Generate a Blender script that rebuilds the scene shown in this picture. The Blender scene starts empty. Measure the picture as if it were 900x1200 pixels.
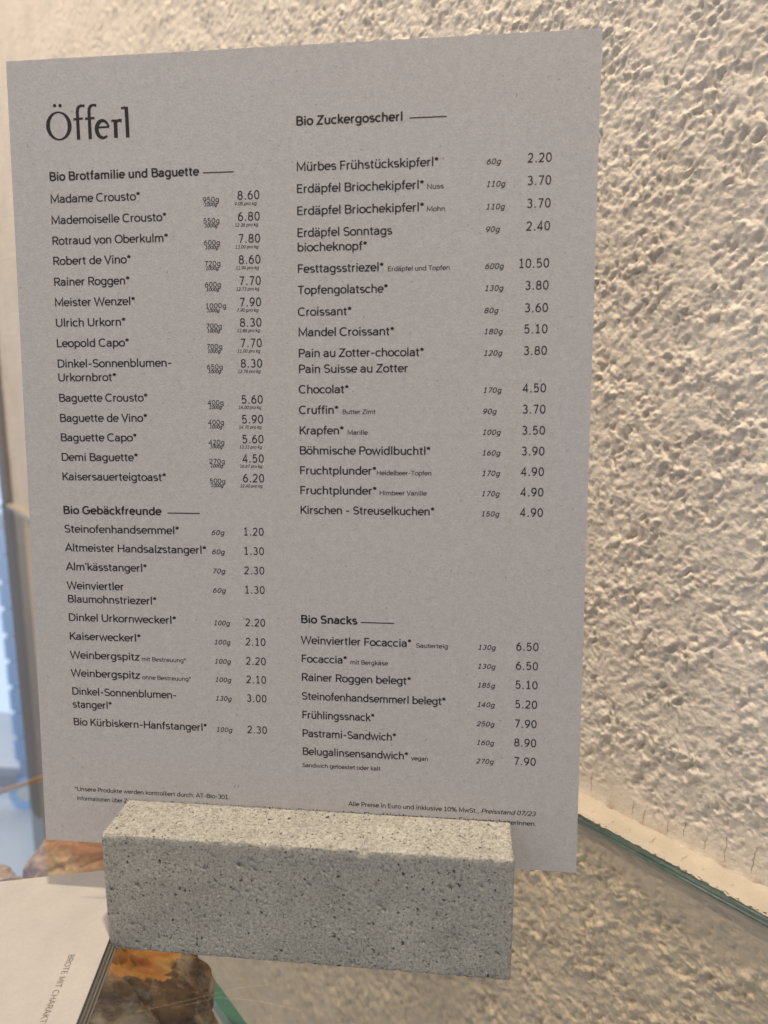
import bpy, math
import numpy as np
from mathutils import Matrix, Vector

# ------------------------------------------------------------------ camera, light, exposure (world: millimetres x 0.001)
S = 0.001
scene = bpy.context.scene
COL = scene.collection
cam = bpy.data.cameras.new('camera')
cam.sensor_fit = 'VERTICAL'; cam.sensor_height = 36.0; cam.sensor_width = 27.0
cam.lens = 25.44; cam.clip_start = 0.01; cam.clip_end = 50
cam.dof.use_dof = True; cam.dof.focus_distance = 0.285; cam.dof.aperture_fstop = 10.0
cam_o = bpy.data.objects.new('camera', cam); COL.objects.link(cam_o)
R_ = (0.9945029, 0.10467277, -0.00275722); U_ = (-0.01554569, 0.17363864, 0.98468673); F_ = (-0.10354865, 0.97923094, -0.17431134)
C_ = (129.17582793 * S, -228.46866629 * S, 210.26673281 * S)
cam_o.matrix_world = Matrix(((R_[0], U_[0], -F_[0], C_[0]), (R_[1], U_[1], -F_[1], C_[1]), (R_[2], U_[2], -F_[2], C_[2]), (0, 0, 0, 1)))
scene.camera = cam_o

world = bpy.data.worlds.new('World'); scene.world = world; world.use_nodes = True
bg = world.node_tree.nodes['Background']
bg.inputs[0].default_value = (0.92, 0.92, 1.0, 1); bg.inputs[1].default_value = 0.335

def area(name, loc, target, size, power, color):
    l = bpy.data.lights.new(name, 'AREA'); l.shape = 'DISK'; l.size = size; l.energy = power; l.color = color
    o = bpy.data.objects.new(name, l); COL.objects.link(o); o.location = loc
    o.rotation_euler = (Vector(target) - Vector(loc)).to_track_quat('-Z', 'Y').to_euler(); return o
area('ceiling_spot', (0.30, -0.38, 1.75), (0.1, 0.1, 0.1), 0.09, 27.0, (1.0, 0.84, 0.62))
area('ceiling_spot', (-0.95, 0.05, 1.70), (-0.3, 0.5, 0.1), 0.12, 19.0, (1.0, 0.80, 0.60))
area('window_light', (-1.1, -1.3, 0.8), (0.1, 0.05, 0.15), 1.1, 3.0, (0.88, 0.93, 1.0))

vs = scene.view_settings
vs.view_transform = 'Standard'; vs.look = 'None'; vs.exposure = 0.0; vs.gamma = 1.0
scene.cycles.max_bounces = 10; scene.cycles.transparent_max_bounces = 16
scene.cycles.sample_clamp_indirect = 6.0
scene.cycles.use_denoising = True

# ------------------------------------------------------------------ helpers
def tag(o, label=None, cat=None, group=None, kind=None):
    if label: o['label'] = label
    if cat: o['category'] = cat
    if group: o['group'] = group
    if kind: o['kind'] = kind
    return o
def empty(name, loc=(0, 0, 0)):
    o = bpy.data.objects.new(name, None); o.empty_display_size = 0.01; COL.objects.link(o)
    o.location = [c * S for c in loc]; return o
def mesh_np(name, V, F, mat=None, parent=None, smooth=False, loc=(0, 0, 0), flip=False, mats=None, midx=None):
    """V in mm; F an (n,3|4) array or list of faces"""
    V = np.asarray(V, float) * S
    me = bpy.data.meshes.new(name)
    if isinstance(F, np.ndarray):
        if flip: F = F[:, ::-1]
        k = F.shape[1]
        me.vertices.add(len(V)); me.vertices.foreach_set('co', V.ravel())
        me.loops.add(F.size); me.loops.foreach_set('vertex_index', np.ascontiguousarray(F).ravel().astype(np.int32))
        me.polygons.add(len(F)); me.polygons.foreach_set('loop_start', np.arange(0, F.size, k, dtype=np.int32))
        me.update(calc_edges=True)
    else:
        me.from_pydata([tuple(v) for v in V], [], F); me.update()
    for m in (mats or ([mat] if mat else [])): me.materials.append(m)
    if midx is not None: me.polygons.foreach_set('material_index', np.asarray(midx, np.int32))
    me.polygons.foreach_set('use_smooth', np.full(len(me.polygons), bool(smooth)))
    me.update()
    o = bpy.data.objects.new(name, me); COL.objects.link(o); o.location = [c * S for c in loc]
    if parent: o.parent = parent
    return o
def grid_faces(nu, nv, wrap_u=False):
    i = np.arange(nu if wrap_u else nu - 1); j = np.arange(nv - 1)
    I, J = np.meshgrid(i, j, indexing='ij'); I2 = (I + 1) % nu
    return np.stack([I * nv + J, I2 * nv + J, I2 * nv + J + 1, I * nv + J + 1], -1).reshape(-1, 4)
def box_vf(x0, x1, y0, y1, z0, z1, off=0):
    V = [(x0,y0,z0),(x1,y0,z0),(x1,y1,z0),(x0,y1,z0),(x0,y0,z1),(x1,y0,z1),(x1,y1,z1),(x0,y1,z1)]
    F = [[3,2,1,0],[4,5,6,7],[0,1,5,4],[1,2,6,5],[2,3,7,6],[3,0,4,7]]
    return V, [[a + off for a in f] for f in F]
def bevel(o, w, seg=2):
    m = o.modifiers.new('bevel', 'BEVEL'); m.width = w * S; m.segments = seg; m.limit_method = 'ANGLE'; return o
def _hash(ix, iy, seed):
    h = (ix.astype(np.int64) * 374761393 + iy.astype(np.int64) * 668265263 + seed * 1442695041) & 0xffffffff
    h = ((h ^ (h >> 13)) * 1274126177) & 0xffffffff
    h = ((h ^ (h >> 16)) * 2246822519) & 0xffffffff
    return ((h ^ (h >> 15)) & 0xffffff) / float(0xffffff)
def perlin(x, y, seed=0):
    ix = np.floor(x); iy = np.floor(y); fx = x - ix; fy = y - iy
    u = fx * fx * fx * (fx * (fx * 6 - 15) + 10); v = fy * fy * fy * (fy * (fy * 6 - 15) + 10)
    def g(a, b):
        t = _hash(ix + a, iy + b, seed) * 2 * np.pi
        return np.cos(t) * (fx - a) + np.sin(t) * (fy - b)
    return ((g(0,0) * (1-u) + g(1,0) * u) * (1-v) + (g(0,1) * (1-u) + g(1,1) * u) * v) * 1.5
def worley(x, y, seed=0):
    ix = np.floor(x); iy = np.floor(y); best = np.full(x.shape, 9.0); rid = np.zeros(x.shape)
    for a in (-1, 0, 1):
        for b in (-1, 0, 1):
            px = ix + a + _hash(ix + a, iy + b, seed); py = iy + b + _hash(ix + a, iy + b, seed + 17)
            dd = np.hypot(px - x, py - y); m = dd < best
            best = np.where(m, dd, best); rid = np.where(m, _hash(ix + a, iy + b, seed + 31), rid)
    return best, rid
def sst(a, b, x):
    t = np.clip((x - a) / (b - a), 0, 1); return t * t * (3 - 2 * t)

# node helpers
class NT:
    def __init__(s, name):
        s.m = bpy.data.materials.new(name); s.m.use_nodes = True; s.t = s.m.node_tree
        s.b = s.t.nodes['Principled BSDF']; s.out = s.t.nodes['Material Output']
    def n(s, typ, **kw):
        nd = s.t.nodes.new(typ)
        for k, v in kw.items():
            if k in nd.inputs.keys(): nd.inputs[k].default_value = v
            else: setattr(nd, k, v)
        return nd
    def l(s, a, b): s.t.links.new(a, b)
    def coord(s, scale=(1, 1, 1)):
        tc = s.n('ShaderNodeTexCoord'); mp = s.n('ShaderNodeMapping'); mp.inputs['Scale'].default_value = scale
        s.l(tc.outputs['Object'], mp.inputs['Vector']); return mp.outputs[0]
    def noise(s, v, scale, detail=4, rough=.55):
        nd = s.n('ShaderNodeTexNoise', Scale=scale, Detail=detail, Roughness=rough); s.l(v, nd.inputs['Vector']); return nd.outputs['Fac']
    def ramp(s, f, stops, interp='LINEAR'):
        r = s.n('ShaderNodeValToRGB'); r.color_ramp.interpolation = interp
        while len(r.color_ramp.elements) < len(stops): r.color_ramp.elements.new(.5)
        for e, (p, c) in zip(r.color_ramp.elements, stops):
            e.position = p; e.color = (c if len(c) == 4 else (*c, 1)) if not isinstance(c, (int, float)) else (c, c, c, 1)
        s.l(f, r.inputs[0]); return r.outputs[0]
    def mix(s, f, a, b, blend='MIX'):
        m = s.n('ShaderNodeMix', data_type='RGBA', blend_type=blend)
        for i, v in ((0, f), (6, a), (7, b)):
            if isinstance(v, (int, float)): m.inputs[i].default_value = v
            elif isinstance(v, tuple): m.inputs[i].default_value = (*v, 1)
            else: s.l(v, m.inputs[i])
        return m.outputs[2]
    def math(s, op, a, b=0):
        m = s.n('ShaderNodeMath', operation=op)
        for i, v in ((0, a), (1, b)):
            if isinstance(v, (int, float)): m.inputs[i].default_value = v
            else: s.l(v, m.inputs[i])
        return m.outputs[0]
    def bump(s, h, dist, strength=1.0, prev=None):
        b = s.n('ShaderNodeBump', Strength=strength, Distance=dist * S); s.l(h, b.inputs['Height'])
        if prev: s.l(prev, b.inputs['Normal'])
        s.l(b.outputs[0], s.b.inputs['Normal']); return b.outputs[0]
    def base(s, c):
        if isinstance(c, tuple): s.b.inputs['Base Color'].default_value = (*c, 1)
        else: s.l(c, s.b.inputs['Base Color'])
    def rough(s, r, spec=None):
        s.b.inputs['Roughness'].default_value = r
        if spec is not None: s.b.inputs['Specular IOR Level'].default_value = spec
def simple(name, c, r=.6, spec=None):
    n = NT(name); n.base(c); n.rough(r, spec); return n.m

# ------------------------------------------------------------------ materials
def mat_plaster(name='plaster', k=(1, 1, 1)):
    n = NT(name); v = n.coord()
    a = n.noise(v, 18, 4); b = n.noise(v, 900, 5, .7); c = n.noise(v, 90, 4)
    col = n.ramp(a, [(.3, (.74, .67, .575)), (.7, (.84, .765, .66))])
    col = n.mix(n.ramp(c, [(.55, 0.0), (.75, .35)]), col, (.56, .47, .38))
    col = n.mix(.35, col, n.ramp(b, [(.3, (.5, .5, .5)), (.7, (1, 1, 1))]), 'MULTIPLY')
    n.base(n.mix(1.0, col, k, 'MULTIPLY')); n.rough(.85, .2)
    p = n.bump(n.noise(v, 420, 4, .65), .7, .55); n.bump(b, .3, .8, p); return n.m
def mat_ledge():
    n = NT('smooth_mortar'); v = n.coord()
    a = n.noise(v, 60, 4); b = n.noise(v, 1200, 4)
    n.base(n.mix(.25, n.ramp(a, [(.3, (.46, .405, .33)), (.7, (.53, .47, .385))]), n.ramp(b, [(.3, .6), (.7, 1.0)]), 'MULTIPLY'))
    n.rough(.6, .35); n.bump(a, .8, .5); return n.m
def mat_card():
    n = NT('grey_recycled_card'); v = n.coord(); vf = n.coord((1, 1, .35))
    a = n.noise(v, 1500, 3, .6); b = n.noise(v, 420, 4, .6); c = n.noise(v, 12, 3); f = n.noise(vf, 2600, 2)
    col = n.ramp(b, [(.25, (.448, .438, .450)), (.75, (.520, .508, .520))])
    col = n.mix(.5, col, n.ramp(a, [(.25, .72), (.75, 1.18)]), 'MULTIPLY')
    col = n.mix(n.ramp(f, [(.70, 0.0), (.78, .35)]), col, (.62, .58, .54))
    col = n.mix(n.ramp(n.noise(v, 700, 1), [(.74, 0.0), (.79, .5)]), col, (.20, .18, .17))
    n.base(col); n.rough(.8, .25); n.bump(a, .12, .6); return n.m
def mat_paper():
    n = NT('warm_grey_paper'); v = n.coord()
    a = n.noise(v, 900, 4, .7); b = n.noise(v, 60, 4)
    col = n.mix(.3, n.ramp(b, [(.3, (.40, .38, .365)), (.7, (.46, .435, .415))]), n.ramp(a, [(.3, .75), (.7, 1.05)]), 'MULTIPLY')
    col = n.mix(n.ramp(n.noise(v, 1100, 1), [(.76, 0.0), (.80, .5)]), col, (.35, .27, .22))
    n.base(col); n.rough(.75, .25); n.bump(a, .1, .5); return n.m
def mat_concrete():
    n = NT('concrete'); v = n.coord()
    a = n.noise(v, 30, 5); b = n.noise(v, 800, 5, .75); b2 = n.noise(v, 1300, 3, .7); c = n.noise(v, 75, 5, .6)
    col = n.ramp(a, [(.3, (.35, .343, .318)), (.7, (.415, .406, .376))])
    col = n.mix(.5, col, n.ramp(c, [(.35, .8), (.65, 1.1)]), 'MULTIPLY')
    col = n.mix(.65, col, n.ramp(b, [(.36, .5), (.5, .97), (.66, 1.35)]), 'MULTIPLY')
    col = n.mix(.5, col, n.ramp(b2, [(.36, .5), (.5, 1.0), (.66, 1.25)]), 'MULTIPLY')
    wv = n.n('ShaderNodeVectorMath', operation='MULTIPLY_ADD')
    nz = n.n('ShaderNodeTexNoise', Scale=700.0, Detail=2.0); n.l(v, nz.inputs['Vector']); n.l(nz.outputs['Color'], wv.inputs[0])
    wv.inputs[1].default_value = (.0022, .0022, .0022); n.l(v, wv.inputs[2]); vw = wv.outputs[0]
    def specks(scale, rad, keep, colr, colin, st=1.0):
        w = n.n('ShaderNodeTexVoronoi', Scale=scale); n.l(vw, w.inputs['Vector'])
        sp = n.n('ShaderNodeSeparateColor'); n.l(w.outputs['Color'], sp.inputs[0])
        m1 = n.math('LESS_THAN', w.outputs['Distance'], n.math('MULTIPLY', n.math('ADD', sp.outputs[1], .35), rad))
        m2 = n.math('LESS_THAN', sp.outputs[0], keep)
        m = n.math('MULTIPLY', n.math('MULTIPLY', m1, m2), st)
        return n.mix(m, colin, colr), m
    col, m1 = specks(1150, .32, .30, (.10, .09, .08), col, .9)
    col, m2 = specks(560, .29, .07, (.055, .05, .045), col, .9)
    col, m3 = specks(800, .28, .07, (.62, .59, .52), col, .6)
    col, m4 = specks(330, .33, .05, (.22, .18, .13), col, .5)
    n.base(col); n.rough(.9, .2)
    h = n.math('SUBTRACT', b, n.math('MULTIPLY', n.math('ADD', m1, m2), 1.2))
    n.bump(h, .35, .8); return n.m
def mat_glass(tint=(.925, .92, .895)):
    n = NT('clear_glass'); n.t.nodes.remove(n.b)
    g = n.n('ShaderNodeNewGeometry'); ior = n.n('ShaderNodeMapRange')
    ior.inputs['To Min'].default_value = 1.95; ior.inputs['To Max'].default_value = 1 / 1.95
    n.l(g.outputs['Backfacing'], ior.inputs['Value'])
    fr = n.n('ShaderNodeFresnel'); n.l(ior.outputs[0], fr.inputs['IOR'])
    tr = n.n('ShaderNodeBsdfTransparent'); tr.inputs[0].default_value = (*tint, 1)
    gl = n.n('ShaderNodeBsdfGlossy'); gl.inputs['Roughness'].default_value = .02
    ms = n.n('ShaderNodeMixShader'); n.l(fr.outputs[0], ms.inputs[0]); n.l(tr.outputs[0], ms.inputs[1]); n.l(gl.outputs[0], ms.inputs[2])
    n.l(ms.outputs[0], n.out.inputs['Surface']); return n.m
def mat_green_edge():
    n = NT('green_glass_edge'); v = n.coord((1, 1, 55))
    a = n.noise(v, 14, 4); b = n.noise(v, 3, 2)
    n.base(n.ramp(a, [(.3, (.012, .035, .03)), (.47, (.05, .15, .125)), (.56, (.14, .27, .22)), (.62, (.62, .66, .56)), (.67, (.04, .07, .06))]))
    n.rough(.25, .6); return n.m
M_glass = mat_glass(); M_edge = mat_green_edge()
M_plaster = mat_plaster(); M_ledge = mat_ledge(); M_card = mat_card(); M_paper = mat_paper(); M_conc = mat_concrete()
M_ink = simple('printing_ink', (.022, .018, .018), .55, .3)
M_crack = simple('crack_dirt', (.24, .18, .13), .9, .1)

# ------------------------------------------------------------------ wall frame: s along the wall, z up, d out of the wall towards the room
WA = np.array([189.975, 107.617]); WD = np.array([0.71075646, -0.70343817]); WN = np.array([0.70343817, 0.71075646])
def wpt(s, off, z):
    s, off, z = np.broadcast_arrays(np.asarray(s, float), np.asarray(off, float), np.asarray(z, float))
    return np.stack([WA[0] + WD[0] * s + WN[0] * off, WA[1] + WD[1] * s + WN[1] * off, z], -1)

def plaster(s, z, seed, amp, k=.80):
    s = s / k; z = z / k; amp = amp * .60
    wx = s + 2.2 * perlin(s / 9, z / 9, seed + 1) + .9 * perlin(s / 3.1, z / 3.1, seed + 4)
    wz = z + 2.2 * perlin(s / 9, z / 9, seed + 2) + .9 * perlin(s / 3.1, z / 3.1, seed + 5)
    # strokes lean: features a little longer along a diagonal
    ca, sa = math.cos(math.radians(62)), math.sin(math.radians(62))
    p = wx * ca + wz * sa; q = -wx * sa + wz * ca
    den = sst(-.35, .45, perlin(s / 34, z / 30, seed + 20))      # patches with more and with fewer pits
    h = 1.3 * perlin(s / 46, z / 46, seed + 6) + .9 * perlin(p / 19, q / 13, seed + 7)
    h += 1.05 * perlin(p / 8.5, q / 5.2, seed + 8) + .72 * perlin(p / 3.6, q / 2.6, seed + 9) + .36 * perlin(s / 1.8, z / 1.8, seed + 10)
    h += .8 * (.35 - np.abs(perlin(p / 7.0, q / 4.2, seed + 15))) 
    f, rid = worley(p / 7.0, q / 5.2, seed + 11)
    rad = .12 + .27 * rid
    h -= (.8 + 1.7 * rid) * (1 - sst(rad * .1, rad * 1.35, f)) * (rid > .74 - .36 * den)
    f2, rid2 = worley(p / 3.3, q / 2.7, seed + 12)
    h -= .9 * (1 - sst(.05, .42, f2)) * (rid2 > .70)
    f3, rid3 = worley(p / 8.5, q / 5.2, seed + 13)
    h += 1.3 * (1 - sst(.05, .6, f3)) * (rid3 > .45)
    pt = .62 + .75 * sst(-.4, .5, perlin(s / 27, z / 21, seed + 23)) 
    h = h * pt + .42 * np.abs(perlin(s / 1.5, z / 1.5, seed + 24)) + .5 * (1 - sst(.05, .45, worley(s / 2.3, z / 2.1, seed + 26)[0])) * pt
    return h * amp

def wall_mesh(name, ss, zz, off, seed, ampf, mat, k=.80, lip=0):
    Sg, Zg = np.meshgrid(ss, zz, indexing='ij')
    amp = ampf(Sg, Zg)
    h = plaster(Sg, Zg, seed, amp, k) + lip * (1.3 * perlin(Sg / 11, Sg * 0 + .3, 81) + .6 * perlin(Sg / 3.5, Sg * 0 + .7, 82) + .5) * np.exp(-np.clip(Zg, 0, 99) / 2.2)
    V = wpt(Sg, off - h, Zg).reshape(-1, 3)
    return mesh_np(name, V, grid_faces(len(ss), len(zz)), mat, smooth=True, flip=True)
def spaced(a, b, f):
    out = [a]
    while out[-1] < b: out.append(out[-1] + f(out[-1]))
    return np.array(out)
SL = -1222.0
ss = spaced(SL, 190, lambda s: .62 + max(0, -s - 40) * .0033)
zz = spaced(-6, 860, lambda z: .62 + max(0, z - 420) * .006)
far = lambda s: .45 + .55 * sst(-1150, -500, s)
wall = wall_mesh('wall', ss, zz, 15.0, 3, lambda s, z: .88 * far(s) * (.07 + .93 * sst(3, 24, z + 5 * perlin(s / 22, z / 30, 91))), M_plaster, lip=1)
tag(wall, kind='structure')
ss2 = spaced(SL + 115, 190, lambda s: .66 + max(0, -s - 40) * .004)
zz2 = spaced(-1276, -.7, lambda z: .66 + max(0, -z - 110) * .009)[:-1]
zz2 = np.append(zz2, -.6)
wall2 = wall_mesh('lower_wall', ss2, zz2, 4.0, 40, lambda s, z: 1.15 * far(s) * (.05 + .95 * sst(7, 24, -z + 4 * perlin(s / 22, z / 30, 92))), mat_plaster('shade_tinted_plaster', (1.0, .95, .88)), k=.9)  # same plaster, browned in its colour to imitate the shade below the glass
tag(wall2, kind='structure')
# mortar ledge closing the gap between the glass edge and the plaster
sl = spaced(SL, 190, lambda s: 1.0 + max(0, -s - 60) * .004)
prof = [(1.2, -9.0), (1.0, -3), (0.9, -.4), (1.3, .25), (2.2, .45), (6, .5), (10, .6), (12.4, .7), (13.4, .95), (14.0, 1.7), (14.6, 1.5), (15.4, .4), (19, -1)]
Sg, Pg = np.meshgrid(sl, np.arange(len(prof)), indexing='ij')
po = np.array([p[0] for p in prof])[Pg]; pz = np.array([p[1] for p in prof])[Pg]
scal = 1.6 * perlin(sl / 9, sl * 0 + .3, 81) + .9 * perlin(sl / 3.4, sl * 0 + .7, 82) - .3
po = po + np.where(po > 12, 1.0, 0) * scal[:, None]
po = po + .25 * perlin(Sg / 3.0, Pg * .7, 71) + .35 * perlin(Sg / 40, Pg * 0 + .5, 72); pz = pz + .12 * perlin(Sg / 9, Pg * .6, 73)
ledge = mesh_np('mortar_ledge', wpt(Sg, po, pz).reshape(-1, 3), grid_faces(len(sl), len(prof)), M_ledge, smooth=True, flip=True)
tag(ledge, kind='structure')

def ribbon(pts, w):
    """flat ribbon along 3d pts with per-point half width vectors"""
    pts = np.asarray(pts, float); V = []; F = []
    for i, p in enumerate(pts): V += [p - w[i], p + w[i]]
    for i in range(len(pts) - 1): F.append([2*i, 2*i+1, 2*i+3, 2*i+2])
    return V, F
# cracks in the smooth plaster band and in the ledge
rng = np.random.default_rng(5)
V = []; F = []
for k, s0 in enumerate([-3, 21, 27, 39, 47, 57, 66, 78, 88]):
    m = 9; z0 = .9 + rng.uniform(0, 3); z1 = z0 + rng.uniform(7, 15)
    t = np.linspace(0, 1, m); zc = z0 + (z1 - z0) * t; sc = s0 + .8 * perlin(t * 5 + k * 3.3, t * 0 + .3, 7) + 1.0 * (t - .5)
    h = plaster(sc, zc, 3, .88 * (.07 + .93 * sst(3, 24, zc + 5 * perlin(sc / 22, zc / 30, 91))))
    P = wpt(sc, 15 - h - .12, zc); ww = [np.array([WD[0], WD[1], 0]) * .10 * (1 - abs(2 * u - 1) ** 3 + .1) for u in t]
    v, f = ribbon(P, ww); F += [[a + len(V) for a in g] for g in f]; V += list(v)
for k, s0 in enumerate([5, 16, 25, 36, 52, 61, 74, 90]):
    m = 8; o0 = 3 + rng.uniform(0, 2.5); o1 = o0 + rng.uniform(2, 7)
    t = np.linspace(0, 1, m); oc = o0 + (o1 - o0) * t; sc = s0 + .8 * perlin(t * 4 + k * 2.7, t * 0 + .8, 9)
    P = wpt(sc, oc, .98); ww = [np.array([WD[0], WD[1], 0]) * .09 * (1 - abs(2 * u - 1) ** 3 + .1) for u in t]
    v, f = ribbon(P, ww); F += [[a + len(V) for a in g] for g in f]; V += list(v)
tag(mesh_np('hairline_cracks', V, F, M_crack, parent=wall), kind='stuff')

# ------------------------------------------------------------------ glass counter
counter = tag(empty('glass_counter', (0, 0, 0)), 'clear glass counter top with dark green edge meeting the rough plaster wall', 'glass counter')
def g2(s, o): p = wpt(s, o, 0); return float(p[0]), float(p[1])
c0 = g2(200, 0); c1 = g2(SL + 4, 0); c2 = g2(SL + 4, -900); c3 = g2(200, -900)
top = [(*c, 0.0) for c in (c0, c1, c2, c3)]; bot = [(x, y, -5.4) for x, y, _ in top]
Vg = top + bot
o = mesh_np('glass_sheet', Vg, [[0,1,2,3],[7,6,5,4],[0,4,5,1],[1,5,6,2],[2,6,7,3],[3,7,4,0]], parent=counter, mats=[M_glass, M_edge, simple('glass_underside', (1, 1, 1))], midx=[0, 2, 1, 1, 1, 1])
n = NT('clear_underside'); n.t.nodes.remove(n.b); tr = n.n('ShaderNodeBsdfTransparent'); tr.inputs[0].default_value = (.985, .985, .965, 1)
n.l(tr.outputs[0], n.out.inputs['Surface']); o.data.materials[2] = n.m
# thin scratches on the glass (flat marks)
M_scr = simple('scratch', (.46, .43, .38), .4)
V = []; F = []
for pts in ([(22, -26, 0), (40, -18.5, 0), (54, -12.5, 0), (64, -10, 0)], [(34, -23, 0), (48, -17.2, 0), (62, -17, 0), (78, -19.5, 0)]):
    pts = np.array(pts, float); t = np.linspace(0, len(pts) - 1, 30); P = np.stack([np.interp(t, range(len(pts)), pts[:, k]) for k in range(3)], -1)
    P[:, 2] = .05; ww = [np.array([.012, .03, 0]) * (.5 + .8 * abs(math.sin(i * 1.7))) for i in range(30)]
    v, f = ribbon(P, ww); F += [[a + len(V) for a in g] for g in f]; V += list(v)
mesh_np('scratch', V, F, M_scr, parent=counter)
# torn remains of sealant along the glass edge
sb = spaced(-40, 150, lambda s: .5); V = []; F = []
wd = np.clip(.25 + 1.1 * perlin(sb / 3.2, sb * 0, 5) + .7 * perlin(sb / 1.1, sb * 0, 6) + 1.0 * sst(40, 110, sb) + .3, .03, 2.6)
outer = wpt(sb, .9 + 0 * sb, .35); inner = wpt(sb, .4 - wd, .12)
V = np.concatenate([outer, inner]); nn = len(sb); Fq = np.array([[i, i + 1, nn + i + 1, nn + i] for i in range(nn - 1)])
mesh_np('sealant', V, Fq, M_ledge, parent=counter)
V = []; F = []
for k in range(46):
    s0 = rng.uniform(45, 120) if k > 8 else rng.uniform(-10, 60); o0 = rng.uniform(-1.6, .6); a = rng.uniform(.2, .9)
    P = wpt(s0 + np.array([-a, 0, a, .2 * a]), o0 + np.array([0, -.22, .08, .25]), .5)
    F.append([len(V), len(V)+1, len(V)+2, len(V)+3]); V += list(P)
tag(mesh_np('dirt_fleck', V, F, simple('black_dirt', (.02, .018, .015), .8), parent=counter), kind='stuff')

# shelf inside the counter, with green glass edge
SZ = -150
def sh(x, y, t, bz=0):
    return x, y
n0 = -200.0   # shelf edge offset from the wall line (towards the room)
e = float(((np.array([-27., 157.]) - WA) @ WN)); 
def strip(o0, o1, z0, z1, s0, s1):
    V = [wpt(s, o, z) for z in (z0, z1) for s, o in ((s0, o0), (s1, o0), (s1, o1), (s0, o1))]
    return np.array(V), [[0,1,2,3],[7,6,5,4],[0,4,5,1],[1,5,6,2],[2,6,7,3],[3,7,4,0]]
n = NT('shelf_glass'); n.t.nodes.remove(n.b); fr = n.n('ShaderNodeFresnel', IOR=1.5); tr = n.n('ShaderNodeBsdfTransparent'); tr.inputs[0].default_value = (.93, .96, .95, 1)
gl = n.n('ShaderNodeBsdfGlossy'); gl.inputs['Roughness'].default_value = .05; ms = n.n('ShaderNodeMixShader'); ms.inputs[0].default_value = .08
n.l(tr.outputs[0], ms.inputs[1]); n.l(gl.outputs[0], ms.inputs[2]); n.l(ms.outputs[0], n.out.inputs['Surface']); mat_glass2 = n.m
V, F = strip(e - 620, e - 7, SZ - 8, SZ, -489, 200)
lin = NT('pale_liner'); lin.base(lin.ramp(lin.noise(lin.coord(), 9, 4), [(.3, (.42, .46, .50)), (.7, (.52, .55, .58))])); lin.rough(.5)
shelf = mesh_np('shelf', V, F[:1] + F[2:], mats=[M_glass, o.data.materials[2]], midx=[1, 1, 1, 1, 1], parent=counter)
shelf.data.polygons[0].material_index = 1
mesh_np('shelf_surface', V[4:], [[0, 1, 2, 3]], mat_glass2, parent=shelf)
V, F = strip(e - 6.8, e, SZ - 8, SZ + .5, -489, 200)
mesh_np('shelf_edge', V, F, simple('pale_green_edge', (.10, .34, .26), .2, .6), parent=shelf)

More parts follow.
